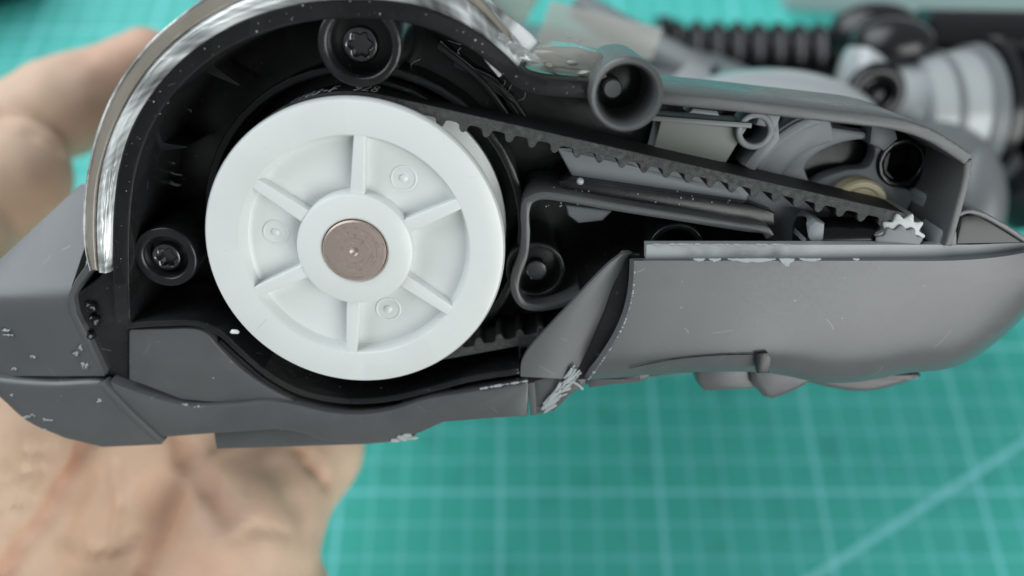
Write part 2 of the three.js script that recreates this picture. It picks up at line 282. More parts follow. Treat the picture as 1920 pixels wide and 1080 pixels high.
// white pulley
const pulley = part('drive_pulley', [
  lathe([[0, -2.1], [13.7, -2.1], [14.4, -1.8], [14.75, -1.1], [14.9, -0.3], [15.1, -0.06], [15.5, 0], [18.9, 0], [19.35, -0.15], [19.6, -0.6], [19.6, -1.7], [16.9, -2], [16.9, -10], [19.6, -10.2], [19.6, -11.4], [0, -11.4]], 128, PC),
], M.white, head);
for (let i = 0; i < 6; i++) {
  const a = (84 - 60 * i) * Math.PI / 180, g = prism([V2(6.8, -0.95), V2(15.2, -0.72), V2(15.2, 0.72), V2(6.8, 0.95)], -0.1, 2.1, 0.2, [], 3);
  g.rotateZ(a); g.translate(PC.x, PC.y, 0); part('spoke', g, M.white, pulley);
}
part('hub', lathe([[4.2, -4], [4.25, 0.15], [4.5, 0.35], [7.1, 0.35], [7.5, 0.15], [7.65, -0.3], [7.75, -4.4]], 80, PC), M.white, pulley);
part('shaft', lathe([[4.15, -4], [4.15, 0.5], [3.95, 0.72], [3.0, 0.76], [0.6, 0.72], [0.35, 0.5], [0, 0.45]], 64, PC).applyMatrix4(new THREE.Matrix4()), M.shaft, pulley);
{ const uv = pulley.children.at(-1).geometry.attributes.uv; for (let i = 0; i < uv.count; i++) uv.setXY(i, 0.5 + uv.getX(i) / 9, 0.5 + uv.getY(i) / 9); }
for (const [x, y] of [[757, 335], [517, 436], [728, 580]]) { const c = L(x, y, -2); part('moulding_mark', [ring(c, 1.75, 1.45, -1.98, 0.5, 0.1), lathe([[0.6, -2.2], [0.5, -1.9], [0.2, -1.75], [0, -1.72]], 20, c)].map(g => g), M.white, pulley); }
part('pulley_burr', [blob(L(440, 622, -0.4), 0.55, 0.4, 2, 2, [1.2, 0.6, 0.6])], M.white, pulley);

// toothed belt round pulley and pinion
{
  const zb = -3.8, c1 = V3(PC.x, PC.y, zb), c2 = L(1662, 462, zb), R1 = 19.75, R2 = 4.9, d = Math.hypot(c2.x - c1.x, c2.y - c1.y), th = Math.atan2(c2.y - c1.y, c2.x - c1.x), al = Math.acos((R1 - R2) / d);
  const run = d * Math.sin(al), A2 = 2 * al, A1 = 2 * Math.PI - A2, len = R1 * A1 + R2 * A2 + 2 * run;
  function at(s) {   // point and inward normal on the outer line
    s = (s % len + len) % len;
    const p = (c, r, a) => [c.x + r * Math.cos(a), c.y + r * Math.sin(a), -Math.cos(a), -Math.sin(a)];
    const up = th + al, dn = th - al;
    if (s < run) { const a = p(c1, R1, up), b = p(c2, R2, up), t = s / run; return [a[0] + (b[0] - a[0]) * t, a[1] + (b[1] - a[1]) * t, a[2], a[3]]; }
    s -= run; if (s < R2 * A2) return p(c2, R2, up - s / R2);
    s -= R2 * A2; if (s < run) { const a = p(c2, R2, dn), b = p(c1, R1, dn), t = s / run; return [a[0] + (b[0] - a[0]) * t, a[1] + (b[1] - a[1]) * t, a[2], a[3]]; }
    s -= run; return p(c1, R1, dn - s / R1);
  }
  const outer = [], inner = [], nT = Math.round(len / 3), pitch = len / nT, prof = [[0, 1.3], [0.22, 1.32], [0.3, 1.5], [0.36, 2.1], [0.44, 2.36], [0.56, 2.4], [0.66, 2.12], [0.72, 1.5], [0.8, 1.32]];
  for (let i = 0; i < nT; i++) for (const [f, dep] of prof) { const q = at((i + f) * pitch), j = 1 + 0.012 * (rnd() - 0.5); inner.push(V2(q[0] + q[2] * dep * j, q[1] + q[3] * dep * j)); const o = at((i + f) * pitch); outer.push(V2(o[0], o[1])); }
  const belt = part('drive_belt', prism(outer, zb - 0.35, 7.6, 0.1, [inner], 1), M.rubberDark, head);
  part('belt_cut_edge', prism(outer, zb, 0.34, 0.08, [inner], 1), M.rubber, belt);
  // print on the belt's back, above the pulley
  const c = document.createElement('canvas'); c.width = 512; c.height = 64; const g = c.getContext('2d');
  g.clearRect(0, 0, 512, 64); g.fillStyle = '#eef4f4'; g.font = 'bold 62px monospace'; g.textBaseline = 'middle'; g.fillText('1103-F  928', 40, 34);
  const t = new THREE.CanvasTexture(c); t.colorSpace = THREE.SRGBColorSpace;
  const pg = new THREE.BufferGeometry(), pos = [], uv = [], idx = [], N = 24;
  for (let i = 0; i <= N; i++) { const a = (118 - 43 * i / N) * Math.PI / 180, r = R1 + 0.03; for (const [z, v] of [[zb - 0.2, 0], [zb - 6.8, 1]]) { pos.push(c1.x + r * Math.cos(a), c1.y + r * Math.sin(a), z); uv.push(i / N, v); } if (i < N) idx.push(2 * i, 2 * i + 2, 2 * i + 1, 2 * i + 1, 2 * i + 2, 2 * i + 3); }
  pg.setAttribute('position', new THREE.Float32BufferAttribute(pos, 3)); pg.setAttribute('uv', new THREE.Float32BufferAttribute(uv, 2)); pg.setIndex(idx); pg.computeVertexNormals();
  part('belt_lettering', pg, std({ map: t, transparent: true, alphaTest: 0.4, roughness: 0.7 }), belt);
  // pinion
  const gear = (cc, ro, ri, n, z, dep) => { const o = []; for (let i = 0; i < n * 6; i++) { const a = i / (n * 6) * Math.PI * 2, k = 0.5 + 0.5 * Math.cos(i / 6 * Math.PI * 2); o.push(V2(cc.x + (ri + (ro - ri) * k) * Math.cos(a), cc.y + (ri + (ro - ri) * k) * Math.sin(a))); } return prism(o, z, dep, 0.15); };
  const c3 = L(1686, 441, -4), pin = part('motor_pinion', gear(c3, 3.35, 2.5, 10, -3.5, 8), M.steel, head);
  part('pinion_flange', gear(V2(c3.x - 0.3, c3.y - 1.9), 3.6, 3.0, 12, -3.1, 0.35), M.midGrey, pin);
}

{
  const l = [];
  for (let i = 0; i < 46; i++) { const q = rimL[Math.floor(rnd() * rimL.length)], a = V3(q.x + (rnd() - 0.5) * 1.8, q.y + (rnd() - 0.5) * 1.8, ZR + 0.03); l.push(blob(a, 0.035 + rnd() * rnd() * 0.09, 0.5, 3, 1)); }
  for (let i = 0; i < 22; i++) { const a = L(250 + rnd() * 120, 180 + rnd() * 380, -15.2), b = a.clone().add(V3((rnd() - 0.5) * 4, (rnd() - 0.5) * 4, 0.3)); l.push(tubeAlong([a, a.clone().lerp(b, 0.5).add(V3(rnd() - 0.5, rnd() - 0.5, 0.4)), b], 0.03 + rnd() * 0.03, 6, 4)); }
  for (let i = 0; i < 16; i++) { const a = L(770 + rnd() * 330, 60 + rnd() * 150, -15.2), b = a.clone().add(V3((rnd() - 0.5) * 4, (rnd() - 0.5) * 4, 0.3)); l.push(tubeAlong([a, a.clone().lerp(b, 0.5).add(V3(rnd() - 0.5, rnd() - 0.5, 0.4)), b], 0.03 + rnd() * 0.03, 6, 4)); }
  for (let i = 0; i < 30; i++) { const a = L(1020 + rnd() * 380, 350 + rnd() * 40, -6.9); l.push(blob(a, 0.04 + rnd() * 0.09, 0.5, 3, 1)); }
  part('lint', l, M.scuffAndGlint, head).userData.kind = 'stuff';
}
// right compartment
part('inner_wall', wall(S([[1090, 560], [1050, 572], [1010, 578], [982, 572], [966, 548], [968, 520], [982, 480], [986, 440], [985, 400], [992, 378], [1012, 368], [1060, 372], [1150, 388], [1300, 412], [1400, 428], [1436, 433], [1446, 446]], -4.5, 5), 1.2, -4.5, 12, 0.35), M.rimGrey, head);
part('ledge', [prism(P([[1046, 340], [1080, 336], [1410, 384], [1452, 400], [1455, 428], [1060, 366]], -7), -7, 8, 0.3)], M.black, head);
part('gear_cover', [prism(P([[1042, 276], [1075, 336], [1400, 382], [1412, 345], [1370, 318], [1200, 285]], -9), -9, 6, 0.5, [P([[1190, 304], [1215, 318], [1300, 338], [1378, 350], [1385, 335], [1300, 318], [1205, 298]], -9)]), prism(P([[1390, 380], [1420, 345], [1560, 385], [1560, 470], [1440, 450]], -10), -10, 5, 0.5), prism(P([[1060, 385], [1150, 395], [1130, 415], [1085, 420], [1065, 405]], -9), -9, 6, 0.5)], M.motor, head);
part('gear_cover_pip', blob(L(1088, 340, -6), 0.5, 0.1, 1, 2), M.paleGrey, head);
part('shaft_sleeve', (() => { const a = L(1508, 440, -5), b = L(1640, 432, -6); const g = new THREE.CylinderGeometry(2.6, 3.1, a.distanceTo(b), 28, 4); g.rotateZ(-Math.PI / 2); g.rotateZ(Math.atan2(b.y - a.y, b.x - a.x)); g.translate((a.x + b.x) / 2, (a.y + b.y) / 2 - 1, -6.5); return g; })(), M.blackGloss, head);
part('grey_block', prism(P([[1222, 292], [1240, 222], [1402, 240], [1362, 306]], -11), -11, 5, 0.4), std({ color: new THREE.Color().setRGB(0.24, 0.26, 0.245), roughness: 0.55 }), head);
part('grey_block_clip', [prism(P([[1290, 212], [1300, 203], [1345, 208], [1350, 218]], -9), -9, 4, 0.2), wall(P([[1222, 222], [1410, 236]], -9.6), 0.7, -9.6, 5, 0.15)], M.midGrey, head);
// motor mount
{
  const m = part('motor_plate', [
    wall(S([[1425, 335], [1455, 290], [1500, 255], [1560, 232]], -13, 6), 5.2, -13, 4, 0.5),
    prism(P([[1450, 330], [1490, 275], [1560, 238], [1640, 250], [1672, 285], [1665, 320], [1690, 350], [1720, 362], [1700, 400], [1600, 380], [1480, 350]], -13.6), -13.6, 3, 0.5, [S([[1514, 330], [1510, 312], [1540, 284], [1600, 264], [1632, 266], [1640, 285], [1628, 312], [1590, 318], [1550, 330], [1522, 344], [1514, 330]], -13.6, 4).slice(0, -1)]),
    prism(P([[1635, 232], [1680, 240], [1686, 262], [1660, 285], [1630, 270]], -12.4), -12.4, 4, 0.6),
  ], M.motor, head);
  part('plate_rib', wall(S([[1418, 318], [1448, 276], [1492, 242], [1540, 222]], -12.6, 6), 1.6, -12.6, 4, 0.4), M.motor, m);
  part('motor_bearing', lathe([[0, -11.4], [2.7, -11.4], [3.0, -11.1], [3.7, -11.1], [4.0, -11.5], [4.0, -14]], 40, L(1614, 390, -11)), M.cream, m);
  part('mount_post', [wall(P([[1448, 232], [1452, 258], [1404, 318]], -10.5), 1.9, -10.5, 6, 0.5), ring(L(1416, 246, -10), 2.6, 1.7, -10, 4, 0.35), wall(P([[1422, 219], [1462, 228]], -10.3), 2.4, -10.3, 5, 0.5)], M.motor, m);
}
part('screw_boss', ring(L(1694, 306, -13), 3.6, 2.6, -13, 4, 0.3), M.blackGloss, head);
part('small_post', [prism(P([[1732, 372], [1742, 362], [1756, 366], [1760, 385], [1750, 430], [1734, 438]], -10), -10, 6, 0.5)], M.motor, head);
part('side_post', [prism(P([[1518, 425], [1530, 414], [1548, 420], [1545, 460], [1512, 460]], -3.5), -3.5, 6, 0.5)], M.motor, head);
part('side_post', [prism(P([[1765, 438], [1776, 428], [1796, 434], [1796, 462], [1756, 462]], -3.5), -3.5, 6, 0.5)], M.motor, head);
part('tail_wall', [prism(P([[1800, 402], [1835, 400], [1880, 425], [1925, 456], [1790, 462]], -4), -4, 12, 0.4)], M.blackGloss, head);
part('tail_edge', wall(S([[1796, 404], [1815, 397], [1840, 402], [1885, 426], [1930, 455]], -3.4, 5), 0.7, -3.4, 12, 0.2), M.grey, head);

// grey lower shell, right
{
  const top = catmull([[1190, 489], [1400, 489], [1650, 489], [1800, 488], [1900, 478], [2000, 455]]);
  const bot = catmull([[1102, 712], [1160, 708], [1212, 703], [1300, 698], [1390, 697], [1436, 699], [1480, 706], [1530, 716], [1600, 717], [1700, 700], [1790, 688], [1870, 640], [1950, 560], [2020, 470]]);
  const face = (u, v) => {
    const a = top(u), b = bot(Math.pow(u, 0.9)), bow = -26 * Math.sin(Math.PI * v) * Math.pow(1 - u, 6) * -1;
    const px = a[0] + (b[0] - a[0]) * v + bow, py = a[1] + (b[1] - a[1]) * v;
    return L(px, py, 0.4 - 2 * u - 5 * Math.pow(u, 4) + 0.7 * Math.sin(v * 1.6) - 2.5 * Math.pow(v, 16) - 2.5 * u * u * u * v * v);
  };
  const s = part('lower_shell', sheet(face, 72, 28, 1.3), M.grey, head);
  part('lower_shell_lip', sheet((u, v) => { const x = 1212 + (1985 - 1212) * u, d = Math.max(0, (x - 1800) / 120), y = 459 - 8 * d * d + v * 28; return L(x, y, -0.7 - 2 * u - 5 * Math.pow(u, 4)); }, 48, 3, 1.6), M.lip, s);
  part('shell_edge', sheet((u, v) => { const p = face(0, u); return V3(p.x - 0.1 - 0.45 * (1 - v), p.y, p.z + 0.12 - 0.9 * (1 - v)); }, 24, 3, 0.6), M.greyLight, s);
  part('shell_hook', [prism(P([[1304, 700], [1312, 692], [1340, 690], [1345, 664], [1428, 662], [1420, 700], [1416, 730], [1322, 735], [1308, 720]], -7), -7, 9, 0.5), prism(S([[1100, 712], [1160, 700], [1216, 694], [1214, 712], [1150, 722], [1105, 728]], -3.4, 3), -3.4, 6, 0.3)], M.grey, s);
  part('shell_hook', [prism(P([[1424, 664], [1470, 668], [1545, 705], [1495, 735], [1452, 752], [1434, 748], [1410, 722], [1406, 700]], -5.8), -5.8, 6, 1.0, [], 4)], M.grey, s);
  part('shell_foot', prism(S([[1500, 715], [1560, 730], [1620, 737], [1680, 726], [1730, 706], [1640, 700], [1500, 700]], -10, 4), -10, 8, 0.8, [], 3), M.grey, s);
  part('shell_notch', prism(P([[1416, 664], [1440, 662], [1446, 672], [1442, 700], [1420, 700]], 0.95), 0.95, 1.2, 0.15), M.black, s);
  part('shell_seam', roughLine([L(1180, 690, 0.72), L(1260, 674, 0.7), L(1340, 666, 0.65), L(1412, 664, 0.55)], 0.12, 0.1, 30), M.black, s);
  // burrs along the cut seam, then highlight blobs on the face
  const sl = [];
  for (const [x0, x1, h] of [[1300, 1322, 4], [1330, 1352, 5], [1365, 1455, 6], [1462, 1490, 14], [1500, 1540, 5], [1600, 1612, 3]]) { const pts = []; for (let i = 0; i <= 10; i++) pts.push([x0 + (x1 - x0) * i / 10, 487 + Math.sin(i / 10 * Math.PI) * h * (0.5 + rnd() * 0.6)]); for (let i = 10; i >= 0; i--) pts.push([x0 + (x1 - x0) * i / 10, 486 - rnd()]); sl.push(prism(P(pts, 0.75), 0.75, 0.35, 0.04)); }
  { const e = []; for (let i = 0; i <= 12; i++) { const p = face(0, i / 12); e.push(V3(p.x + 0.02, p.y, p.z - 0.05)); } sl.push(roughLine(e, 0.15, 1.0, 220)); }
  sl.push(roughLine([L(1212, 459, -0.75), L(1290, 458, -0.75), L(1370, 459, -0.75), L(1480, 459, -0.8)], 0.16, 1.3, 80));
  for (const [x, y, w, h, uu] of [[1740, 569, 34, 1.5, 0.8], [1752, 583, 26, 5, 0.8], [1712, 648, 10, 7, 0.8], [1775, 643, 9, 4, 0.8], [1630, 668, 16, 2, 0.6], [1444, 628, 6, 3, 0.4]]) { const z = 0.75 - 2 * (x - 1150) / 850 - 5 * Math.pow((x - 1150) / 850, 4) - 4 * Math.pow((x - 1150) / 850, 3) * Math.pow((y - 489) / 200, 2); sl.push(blob(L(x, y, z), h * 0.075, 0.5, 2.5, 2, [Math.min(9, w / h), 1, 0.06])); }  // flat pale blobs: specular highlights painted onto the shell face
  const bu = part('burrs_and_highlights', sl, M.scuffAndGlint, s); bu.userData.kind = 'stuff';
}
// sloping flap beside the shell
{
  const l = catmull([[976, 706], [978, 680], [992, 655], [1060, 580], [1140, 496], [1165, 478]]), r = catmull([[1090, 712], [1110, 680], [1135, 620], [1155, 560], [1172, 510], [1188, 474]]);
  part('sloped_flap', sheet((u, v) => { const a = l(v), b = r(v); return L(a[0] + (b[0] - a[0]) * u, a[1] + (b[1] - a[1]) * u, -1.0 - 1.5 * u * u); }, 16, 24, 0.8), M.grey, head);
  part('gap_shade', prism(P([[1075, 712], [1105, 650], [1135, 580], [1158, 500], [1168, 476], [1200, 476], [1200, 712]], -1.9), -1.9, 0.9, 0.15), M.black, head);  // thin black sheet standing in for the deep shade in the gap
}
// lower left: skid plate, rail, bumper
part('skid_plate', prism([...P([[241, 712], [241, 622], [246, 618]], -2.2), ...S([[300, 617], [366, 617], [388, 626], [412, 652], [450, 690], [500, 725], [552, 752]], -2.2), ...P([[470, 762], [340, 750]], -2.2)], -2.2, 10, 0.35), M.grey, head);
const railTop = [[205, 716], [262, 737], [345, 760], [430, 759], [512, 753], [560, 760], [610, 772], [670, 777], [730, 770], [800, 748], [880, 735], [992, 717]];
part('bottom_rail', prism([...S(railTop, -1.4), ...P([[990, 782], [930, 785], [832, 793], [790, 812]], -1.4), ...S([[740, 828], [680, 833], [610, 828], [560, 812], [520, 806]], -1.4), ...P([[400, 814], [300, 822], [215, 760]], -1.4)], -1.4, 12, 0.4), M.grey, head);
part('rail_skirt', prism(P([[400, 812], [520, 800], [600, 815], [780, 815], [770, 826], [690, 834], [405, 843]], -2.8), -2.8, 9, 0.3), M.grey, head);
part('rail_end', [prism(P([[990, 717], [1010, 712], [1075, 692], [1108, 686], [1098, 722], [1070, 742], [1040, 772], [1000, 780]], -2.0), -2.0, 8, 0.4)], M.grey, head);
part('rail_tab', wall(P([[996, 718], [1001, 780]], -1.3), 1.0, -1.3, 1.5, 0.25), M.greyLight, head);
{ // torn, stress-whitened plastic at the end of the rail
  const tears = [];
  for (let i = 0; i < 34; i++) { const t = rnd(), x = 1016 + t * 48 + (rnd() - 0.5) * 10, y = 772 - t * 62 + (rnd() - 0.5) * 8, a = L(x, y, -1.7), b = L(x + 14 + rnd() * 16, y - 10 - rnd() * 18, -1.6 + rnd() * 0.5); tears.push(tubeAlong([a, a.clone().lerp(b, 0.5).add(V3(rnd() * 0.3 - 0.15, rnd() * 0.3, 0.2)), b], 0.1 + rnd() * 0.16, 5, 5)); }
  tears.push(tubeAlong([L(1070, 714, -1.5), L(1085, 722, -1.3), L(1093, 730, -1.2)], 0.2, 6, 6));
  for (let i = 0; i < 9; i++) tears.push(blob(L(740 + rnd() * 44, 826 - rnd() * 10, -1.3), 0.2 + rnd() * 0.35, 0.6, 3, 1, [1.4, 0.6, 0.6]));
  tears.push(roughLine([L(900, 729, -1.2), L(940, 722, -1.2), L(990, 714, -1.2)], 0.2, 1.3, 40));
  const t = part('torn_plastic', tears, M.scuffAndGlint, head); t.userData.kind = 'stuff';
}
part('wire_gleam', tubeAlong([L(765, 740, -2.4), L(790, 735, -2.3), L(820, 729, -2.4)], 0.22, 10, 8), M.steel, head);
// bumper on the left
{
  const b = part('bumper', prism([...S([[-70, 700], [0, 712], [90, 718], [180, 716], [200, 722]], -1.6), ...P([[262, 790], [308, 828], [300, 838], [190, 843]], -1.6), ...S([[120, 826], [50, 795], [0, 752], [-60, 700]], -1.6).slice(0, -1)], -1.6, 18, 0.9, [], 4), M.grey, head);
  part('bumper_ridge', wall(P([[190, 720], [245, 778], [303, 830]], -0.9), 1.1, -0.9, 2, 0.4), M.greyLight, b);
  // upper half: front face and a top face that runs back
  part('bumper_top', sheet((u, v) => {
    const back = 2 * Math.pow(1 - u, 3), x1 = [196, 128], a = L(-75 + 271 * u, 705, -2.4 - back), b = L(-75 + 203 * u, 556, -3.0 - back), c = L(152 + 46 * u, 345, -16.5);
    const p = b.clone().lerp(a, 0.22), q = b.clone().lerp(c, 0.1);
    if (v < 0.4) return a.lerp(p, v / 0.4);
    if (v > 0.62) return q.lerp(c, (v - 0.62) / 0.38);
    const t = (v - 0.4) / 0.22; return p.multiplyScalar((1 - t) ** 2).addScaledVector(b, 2 * t * (1 - t)).addScaledVector(q, t * t);
  }, 24, 60, 1.6), M.grey, b);
  part('bumper_lip', wall(P([[168, 498], [145, 530], [132, 556], [138, 590], [160, 634], [192, 702]], -2.4), 0.9, -2.4, 9, 0.25), M.grey, b);
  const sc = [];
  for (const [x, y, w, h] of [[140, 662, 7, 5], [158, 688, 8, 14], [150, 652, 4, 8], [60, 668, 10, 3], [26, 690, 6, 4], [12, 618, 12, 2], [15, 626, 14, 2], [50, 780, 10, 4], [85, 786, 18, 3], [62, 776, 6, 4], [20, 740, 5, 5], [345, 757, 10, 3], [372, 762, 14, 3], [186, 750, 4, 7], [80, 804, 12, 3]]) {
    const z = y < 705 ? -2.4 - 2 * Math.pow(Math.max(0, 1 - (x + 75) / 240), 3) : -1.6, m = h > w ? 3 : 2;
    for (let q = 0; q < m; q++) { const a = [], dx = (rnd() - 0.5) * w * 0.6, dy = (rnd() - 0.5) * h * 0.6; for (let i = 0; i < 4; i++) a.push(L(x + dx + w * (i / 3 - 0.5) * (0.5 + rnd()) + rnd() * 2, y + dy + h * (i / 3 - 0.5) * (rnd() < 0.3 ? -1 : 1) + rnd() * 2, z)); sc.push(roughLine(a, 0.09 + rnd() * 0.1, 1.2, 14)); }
  }
  const t = part('scuff_marks', sc, M.scuffAndGlint, head); t.userData.kind = 'stuff';
}
// main body running back from the section, down to the mat
{
  const bodyPts = P([[175, 700], [170, 420], [230, 200], [420, 60], [650, 0], [860, 50], [960, 200], [1240, 250], [1589, 280], [1700, 290], [1780, 310], [1815, 340], [1790, 460], [1750, 600], [1500, 690], [1000, 740], [500, 780]], -19);
  part('body_shell', prism(bodyPts, -19.5, 175, 2, [], 3), M.midGrey, head);
}

// ---------------------------------------------------------------- swivel neck at the rear of the head
const Cw = (px, py, depth) => V3((px - 960) / F * depth, (540 - py) / F * depth, -depth);   // mm, camera axes at the start of the neck builder
const toHead = v => V3(v.x, v.y * ct + (v.z + DIST) * st, -v.y * st + (v.z + DIST) * ct);
const H = (px, py, d) => toHead(Cw(px, py, d));
function cylBetween(a, b, r0, r1, n = 40, open = false) {
  const g = new THREE.CylinderGeometry(r1, r0, a.distanceTo(b), n, 6, open); g.applyQuaternion(new THREE.Quaternion().setFromUnitVectors(V3(0, 1, 0), b.clone().sub(a).normalize())); g.translate((a.x + b.x) / 2, (a.y + b.y) / 2, (a.z + b.z) / 2); return g;
}
function ellip(c, rx, ry, rz) { const g = new THREE.SphereGeometry(1, 40, 28); g.scale(rx, ry, rz); g.translate(c.x, c.y, c.z); return g; }
part('rear_dome', [ellip(H(1440, 225, 185), 24, 11, 20), cylBetween(H(1240, 170, 190), H(1330, 260, 190), 9, 12)], M.paleGrey, head);
part('neck_base', [ellip(H(1800, 400, 205), 9, 18, 12), ellip(H(1720, 300, 205), 18, 10, 12)], std({ color: new THREE.Color().setRGB(0.14, 0.15, 0.155), roughness: 0.35 }), head);
part('neck_socket', cylBetween(H(1900, 300, 215), H(1960, 330, 215), 14, 16), M.black, head);
const neck = part('swivel_neck', [cylBetween(H(1700, 215, 215), H(1806, 208, 215), 15, 15.5, 56), ellip(H(1690, 205, 215), 14, 12, 12), ellip(H(1615, 150, 215), 6, 11, 9)], M.paleGrey, head);
part('neck_cap', [ellip(H(1672, 82, 212), 10.5, 6.5, 9)], M.black, neck);
part('neck_ring', [new THREE.TorusGeometry(5.5, 1.8, 16, 40).translate(H(1640, 175, 196).x, H(1640, 175, 196).y, H(1640, 175, 196).z), ellip(H(1640, 175, 200), 4.2, 4.2, 3)], M.blackGloss, neck);
part('neck_block', [cylBetween(H(1720, 80, 235), H(1990, 84, 235), 9.3, 9.3), ellip(H(1640, 60, 232), 13, 8, 9)], M.black, neck);
part('neck_collar', [cylBetween(H(1742, 213, 215), H(1752, 212, 215), 15.9, 15.9, 48), cylBetween(H(1800, 209, 215), H(1824, 207, 215), 16.4, 16.8, 48)], M.midGrey, neck);
part('neck_knob', ellip(H(1888, 305, 215), 5, 6, 5), M.paleGrey, neck);
part('strut', cylBetween(H(1085, 12, 210), H(1330, 150, 196), 3.6, 4.2), M.midGrey, head);
part('clear_tray', [prism([V2(-12, -5), V2(14, -3), V2(15, 4), V2(-10, 6)], 0, 2.5, 0.6).rotateZ(-0.15).translate(H(1110, 70, 180).x, H(1110, 70, 180).y, H(1110, 70, 180).z), cylBetween(H(955, 10, 190), H(1000, -60, 200), 5, 5)], M.tray, head);

// corrugated hoses
function corrugated(name, label, a, b, r, n, sag) {
  const t = thing(name, label, 'hose'); t.position.copy(head.position); t.rotation.copy(head.rotation);
  const prof = [], N = n * 10; for (let i = 0; i <= N; i++) { const k = Math.pow(0.5 + 0.5 * Math.cos(i / 10 * Math.PI * 2), 0.6); prof.push([r * (0.78 + 0.22 * k), i / N * a.distanceTo(b)]); }
  const g = new THREE.LatheGeometry(prof.map(p => V2(p[0], p[1])), 44);
  g.applyQuaternion(new THREE.Quaternion().setFromUnitVectors(V3(0, 1, 0), b.clone().sub(a).normalize())); g.translate(a.x, a.y, a.z);
  part('hose_body', g, M.blackGloss, t);
  part('hose_cuff', [cylBetween(a, a.clone().lerp(b, 0.06), r * 1.08, r * 1.08), cylBetween(b.clone().lerp(a, 0.06), b, r * 1.06, r * 1.06)], M.black, t);
  return t;
}
corrugated('corrugated_hose', 'black corrugated hose lying behind the head, left of the pale swivel neck', H(1225, 112, 262), H(1600, 122, 262), 12.5, 10);
corrugated('corrugated_hose', 'black corrugated hose end leaving the pale neck at the top right corner', H(1826, 205, 218), H(2150, 195, 218), 17, 12);

// odd things at the corners of the mat
{
  const t = thing('black_case', 'blurred black plastic case at the top left corner of the mat', 'case');
  t.position.set(-0.256, 0, -0.158); t.rotation.y = 0.5;
  part('case_body', prism([V2(-42, 0), V2(42, 0), V2(42, 24), V2(38, 28), V2(-38, 28), V2(-42, 24)], 30, 60, 3, [], 4), M.blackGloss, t);
  part('case_lid', prism([V2(-43, 28.2), V2(43, 28.2), V2(40, 34), V2(-40, 34)], 31, 62, 2, [], 3), M.black, t);
  const s = thing('white_tray', 'white plastic tray edge at the top right corner behind the black hose', 'tray');
  s.position.set(0.19, 0, -0.158); s.rotation.y = -0.08;
  part('tray_wall', prism([V2(-70, 0), V2(90, 0), V2(90, 40), V2(-70, 40)], 25, 50, 2, [], 3), M.paleGrey, s);
  part('tray_rim', prism([V2(-73, 39), V2(93, 39), V2(93, 43), V2(-73, 43)], 28, 56, 1, [], 2), M.white, s);
}

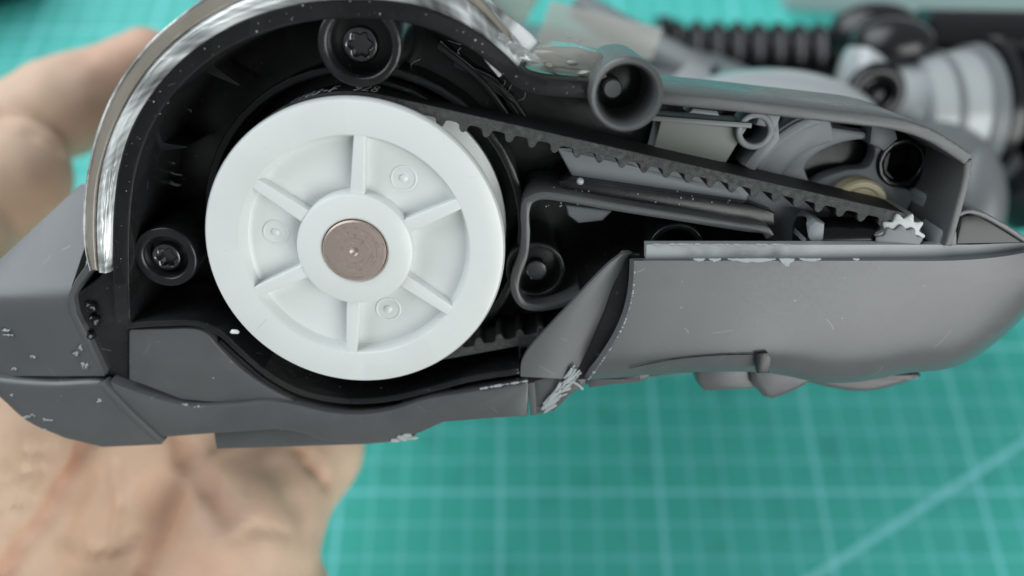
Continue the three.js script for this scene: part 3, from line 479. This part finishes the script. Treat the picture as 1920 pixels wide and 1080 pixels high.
// ---------------------------------------------------------------- the hand that holds it
{
  const t = thing('person', 'bare left hand gripping the grey brush head, palm up with thumb curled around', 'hand');
  t.position.copy(head.position); t.rotation.copy(head.rotation);
  const J = (px, py, d) => H(px, py, d);
  // [a, ra, b, rb, smoothness]
  const bones = [
    [J(-60, 1180, 149), 24, J(-40, 880, 144), 19, 5],           // ball of the thumb
    [J(-40, 880, 144), 19, J(-190, 620, 152), 14, 6],
    [J(-190, 620, 152), 13.5, J(-75, 400, 177), 12.0, 6],       // thumb, first joint
    [J(-60, 390, 178), 12.5, J(30, 325, 181), 11.5, 1.2],
    [J(-60, 285, 188), 11.5, J(120, 200, 194), 10, 1.6],         // thumb, end joint
    [J(120, 200, 194), 10, J(275, 118, 202), 8.2, 6],
    [J(130, 1200, 162), 22, J(200, 860, 162), 16, 4],           // palm
    [J(330, 1220, 166), 22, J(330, 850, 170), 15, 5],
    [J(430, 1220, 164), 19, J(452, 1000, 160), 14.5, 3],         // heel of the hand, little finger side
    [J(470, 980, 162), 13.5, J(560, 850, 176), 12, 3],
    [J(200, 850, 164), 14, J(180, 640, 190), 11, 5],            // fingers going up behind the head
    [J(300, 850, 172), 13, J(310, 620, 200), 10.5, 5],
    [J(430, 850, 176), 12.5, J(460, 640, 205), 10, 4],
    [J(585, 840, 177), 10.5, J(640, 690, 208), 9, 4],
    [J(640, 690, 208), 9, J(640, 560, 215), 8, 4], [J(460, 640, 205), 10, J(450, 480, 215), 8.5, 4],
    [J(100, 1300, 162), 30, J(420, 1300, 162), 26, 8],           // towards the wrist
    [J(200, 1500, 174), 27, J(250, 1250, 166), 30, 10], [J(330, 1500, 174), 26, J(330, 1250, 166), 28, 10],
  ];
  const pa = V3(0, 0, 0), ba = V3(0, 0, 0), p = V3(0, 0, 0);
  const seg = (p, a, b) => { ba.subVectors(b, a); const h = Math.max(0, Math.min(1, pa.subVectors(p, a).dot(ba) / ba.lengthSq())); return [pa.addScaledVector(ba, -h).length(), h]; };
  const body = p => { let d = 1e3; for (const [a, ra, b, rb, sm] of bones) { const [l, h] = seg(p, a, b), e = l - (ra + (rb - ra) * h); if (e > 30 && d < 1e3) continue; const q = Math.max(0, sm - Math.abs(d - e)) / sm; d = Math.min(d, e) - q * q * sm / 4; } return d; };
  const on = (x, y) => { for (let d = 100; d < 230; d += 0.5) { const q = J(x, y, d); if (body(q) < 0) return q; } return J(x, y, 180); };   // where the palm's skin lies
  const creases = [   // grooves of the palm: [points, radius, depth]
    [[on(185, 800), on(165, 830), on(125, 910), on(95, 970), on(50, 1020), on(10, 1075), on(-10, 1100)], 1.6, 1.9],
    [[on(180, 820), on(110, 940), on(30, 1050)], 5, 0.5],
    [[on(330, 800), on(350, 860), on(385, 905), on(425, 960)], 1.8, 1.8],
    [[on(425, 930), on(425, 965)], 3, 1.2],
    [[on(300, 945), on(318, 955)], 4, 2.0],
    [[on(300, 960), on(292, 1010), on(270, 1070), on(255, 1100)], 1.3, 1.5],
    [[on(560, 840), on(585, 870), on(610, 905)], 1.4, 1.5],
    [[on(520, 880), on(560, 950), on(575, 1000)], 3, 0.9],
    [[on(0, 905), on(40, 885), on(80, 880)], 0.8, 0.7], [[on(0, 960), on(40, 940), on(75, 945)], 0.8, 0.6],
    [[on(190, 900), on(150, 990)], 2.5, 0.8], [[on(15, 870), on(50, 850), on(95, 845)], 0.8, 0.9], [[on(0, 1000), on(50, 985)], 0.7, 0.7], [[on(215, 870), on(225, 950), on(215, 1030)], 0.9, 0.9], [[on(250, 1000), on(300, 985), on(360, 1000)], 1.2, 0.5], [[on(440, 1010), on(480, 990), on(540, 1000)], 1.2, 0.5], [[on(120, 1010), on(180, 1030), on(240, 1020)], 1.2, 0.5], [[on(0, 235), on(60, 250), on(110, 280)], 1.4, 1.0],
  ];
  const box = new THREE.Box3(); for (const [a, ra, b, rb] of bones) { box.expandByPoint(a.clone().addScalar(ra + 3)); box.expandByPoint(a.clone().addScalar(-ra - 3)); box.expandByPoint(b.clone().addScalar(rb + 3)); box.expandByPoint(b.clone().addScalar(-rb - 3)); }
  const size = Math.max(...box.getSize(V3(0, 0, 0)).toArray()) / 2, mid = box.getCenter(V3(0, 0, 0)), n = 184;
  const mc = new MarchingCubes(n, new THREE.MeshBasicMaterial(), false, false, 600000);
  mc.isolation = 0; mc.reset();
  for (let k = 0; k < n; k++) for (let j = 0; j < n; j++) for (let i = 0; i < n; i++) {
    p.set(mid.x + ((i - n / 2) / (n / 2)) * size, mid.y + ((j - n / 2) / (n / 2)) * size, mid.z + ((k - n / 2) / (n / 2)) * size);
    let d = body(p);
    if (Math.abs(d) < 8) {
      for (const [pts, r, s] of creases) for (let m = 0; m + 1 < pts.length; m++) { const [l] = seg(p, pts[m], pts[m + 1]); d += s * Math.exp(-l * l / (r * r)); }
      d += 0.35 * noise.noise(p.x * 0.16, p.y * 0.16, p.z * 0.16);
    }
    mc.field[i + j * n + k * n * n] = -d;
  }
  mc.update();
  const cnt = mc.count ?? mc.geometry.drawRange.count, pos = mc.positionArray.slice(0, cnt * 3);
  let g = new THREE.BufferGeometry();
  const out = new Float32Array(cnt * 3); for (let i = 0; i < cnt; i++) { out[3 * i] = mid.x + pos[3 * i] * size; out[3 * i + 1] = mid.y + pos[3 * i + 1] * size; out[3 * i + 2] = mid.z + pos[3 * i + 2] * size; }
  g.setAttribute('position', new THREE.BufferAttribute(out, 3)); g = mergeVertices(g, 0.01); g.computeVertexNormals();
  const pp = g.attributes.position, col = new Float32Array(pp.count * 3), uv = new Float32Array(pp.count * 2), tip = J(275, 118, 202);
  for (let i = 0; i < pp.count; i++) {
    const x = pp.getX(i), y = pp.getY(i), z = pp.getZ(i), a = noise.noise(x * 0.06, y * 0.06, z * 0.06), b = noise.noise(x * 0.25, y * 0.25, z * 0.25 + 9), c = noise.noise(x * 0.9, y * 0.9, z * 0.9);
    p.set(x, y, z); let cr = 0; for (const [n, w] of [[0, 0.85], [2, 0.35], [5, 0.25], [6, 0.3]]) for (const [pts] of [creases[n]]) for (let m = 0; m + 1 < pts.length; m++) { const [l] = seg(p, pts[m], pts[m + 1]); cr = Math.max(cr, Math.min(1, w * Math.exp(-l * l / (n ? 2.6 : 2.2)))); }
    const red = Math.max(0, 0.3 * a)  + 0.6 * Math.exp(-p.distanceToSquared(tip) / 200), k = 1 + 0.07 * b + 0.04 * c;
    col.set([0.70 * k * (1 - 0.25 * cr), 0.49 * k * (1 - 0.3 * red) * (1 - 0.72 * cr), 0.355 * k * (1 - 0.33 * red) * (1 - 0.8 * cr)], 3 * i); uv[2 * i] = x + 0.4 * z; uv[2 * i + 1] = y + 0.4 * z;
  }
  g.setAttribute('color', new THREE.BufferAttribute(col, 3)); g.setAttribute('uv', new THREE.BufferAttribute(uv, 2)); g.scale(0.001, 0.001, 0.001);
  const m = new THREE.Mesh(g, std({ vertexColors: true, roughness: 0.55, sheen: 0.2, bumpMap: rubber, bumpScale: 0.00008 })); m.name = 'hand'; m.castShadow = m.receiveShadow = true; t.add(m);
}

renderer.render(scene, camera);
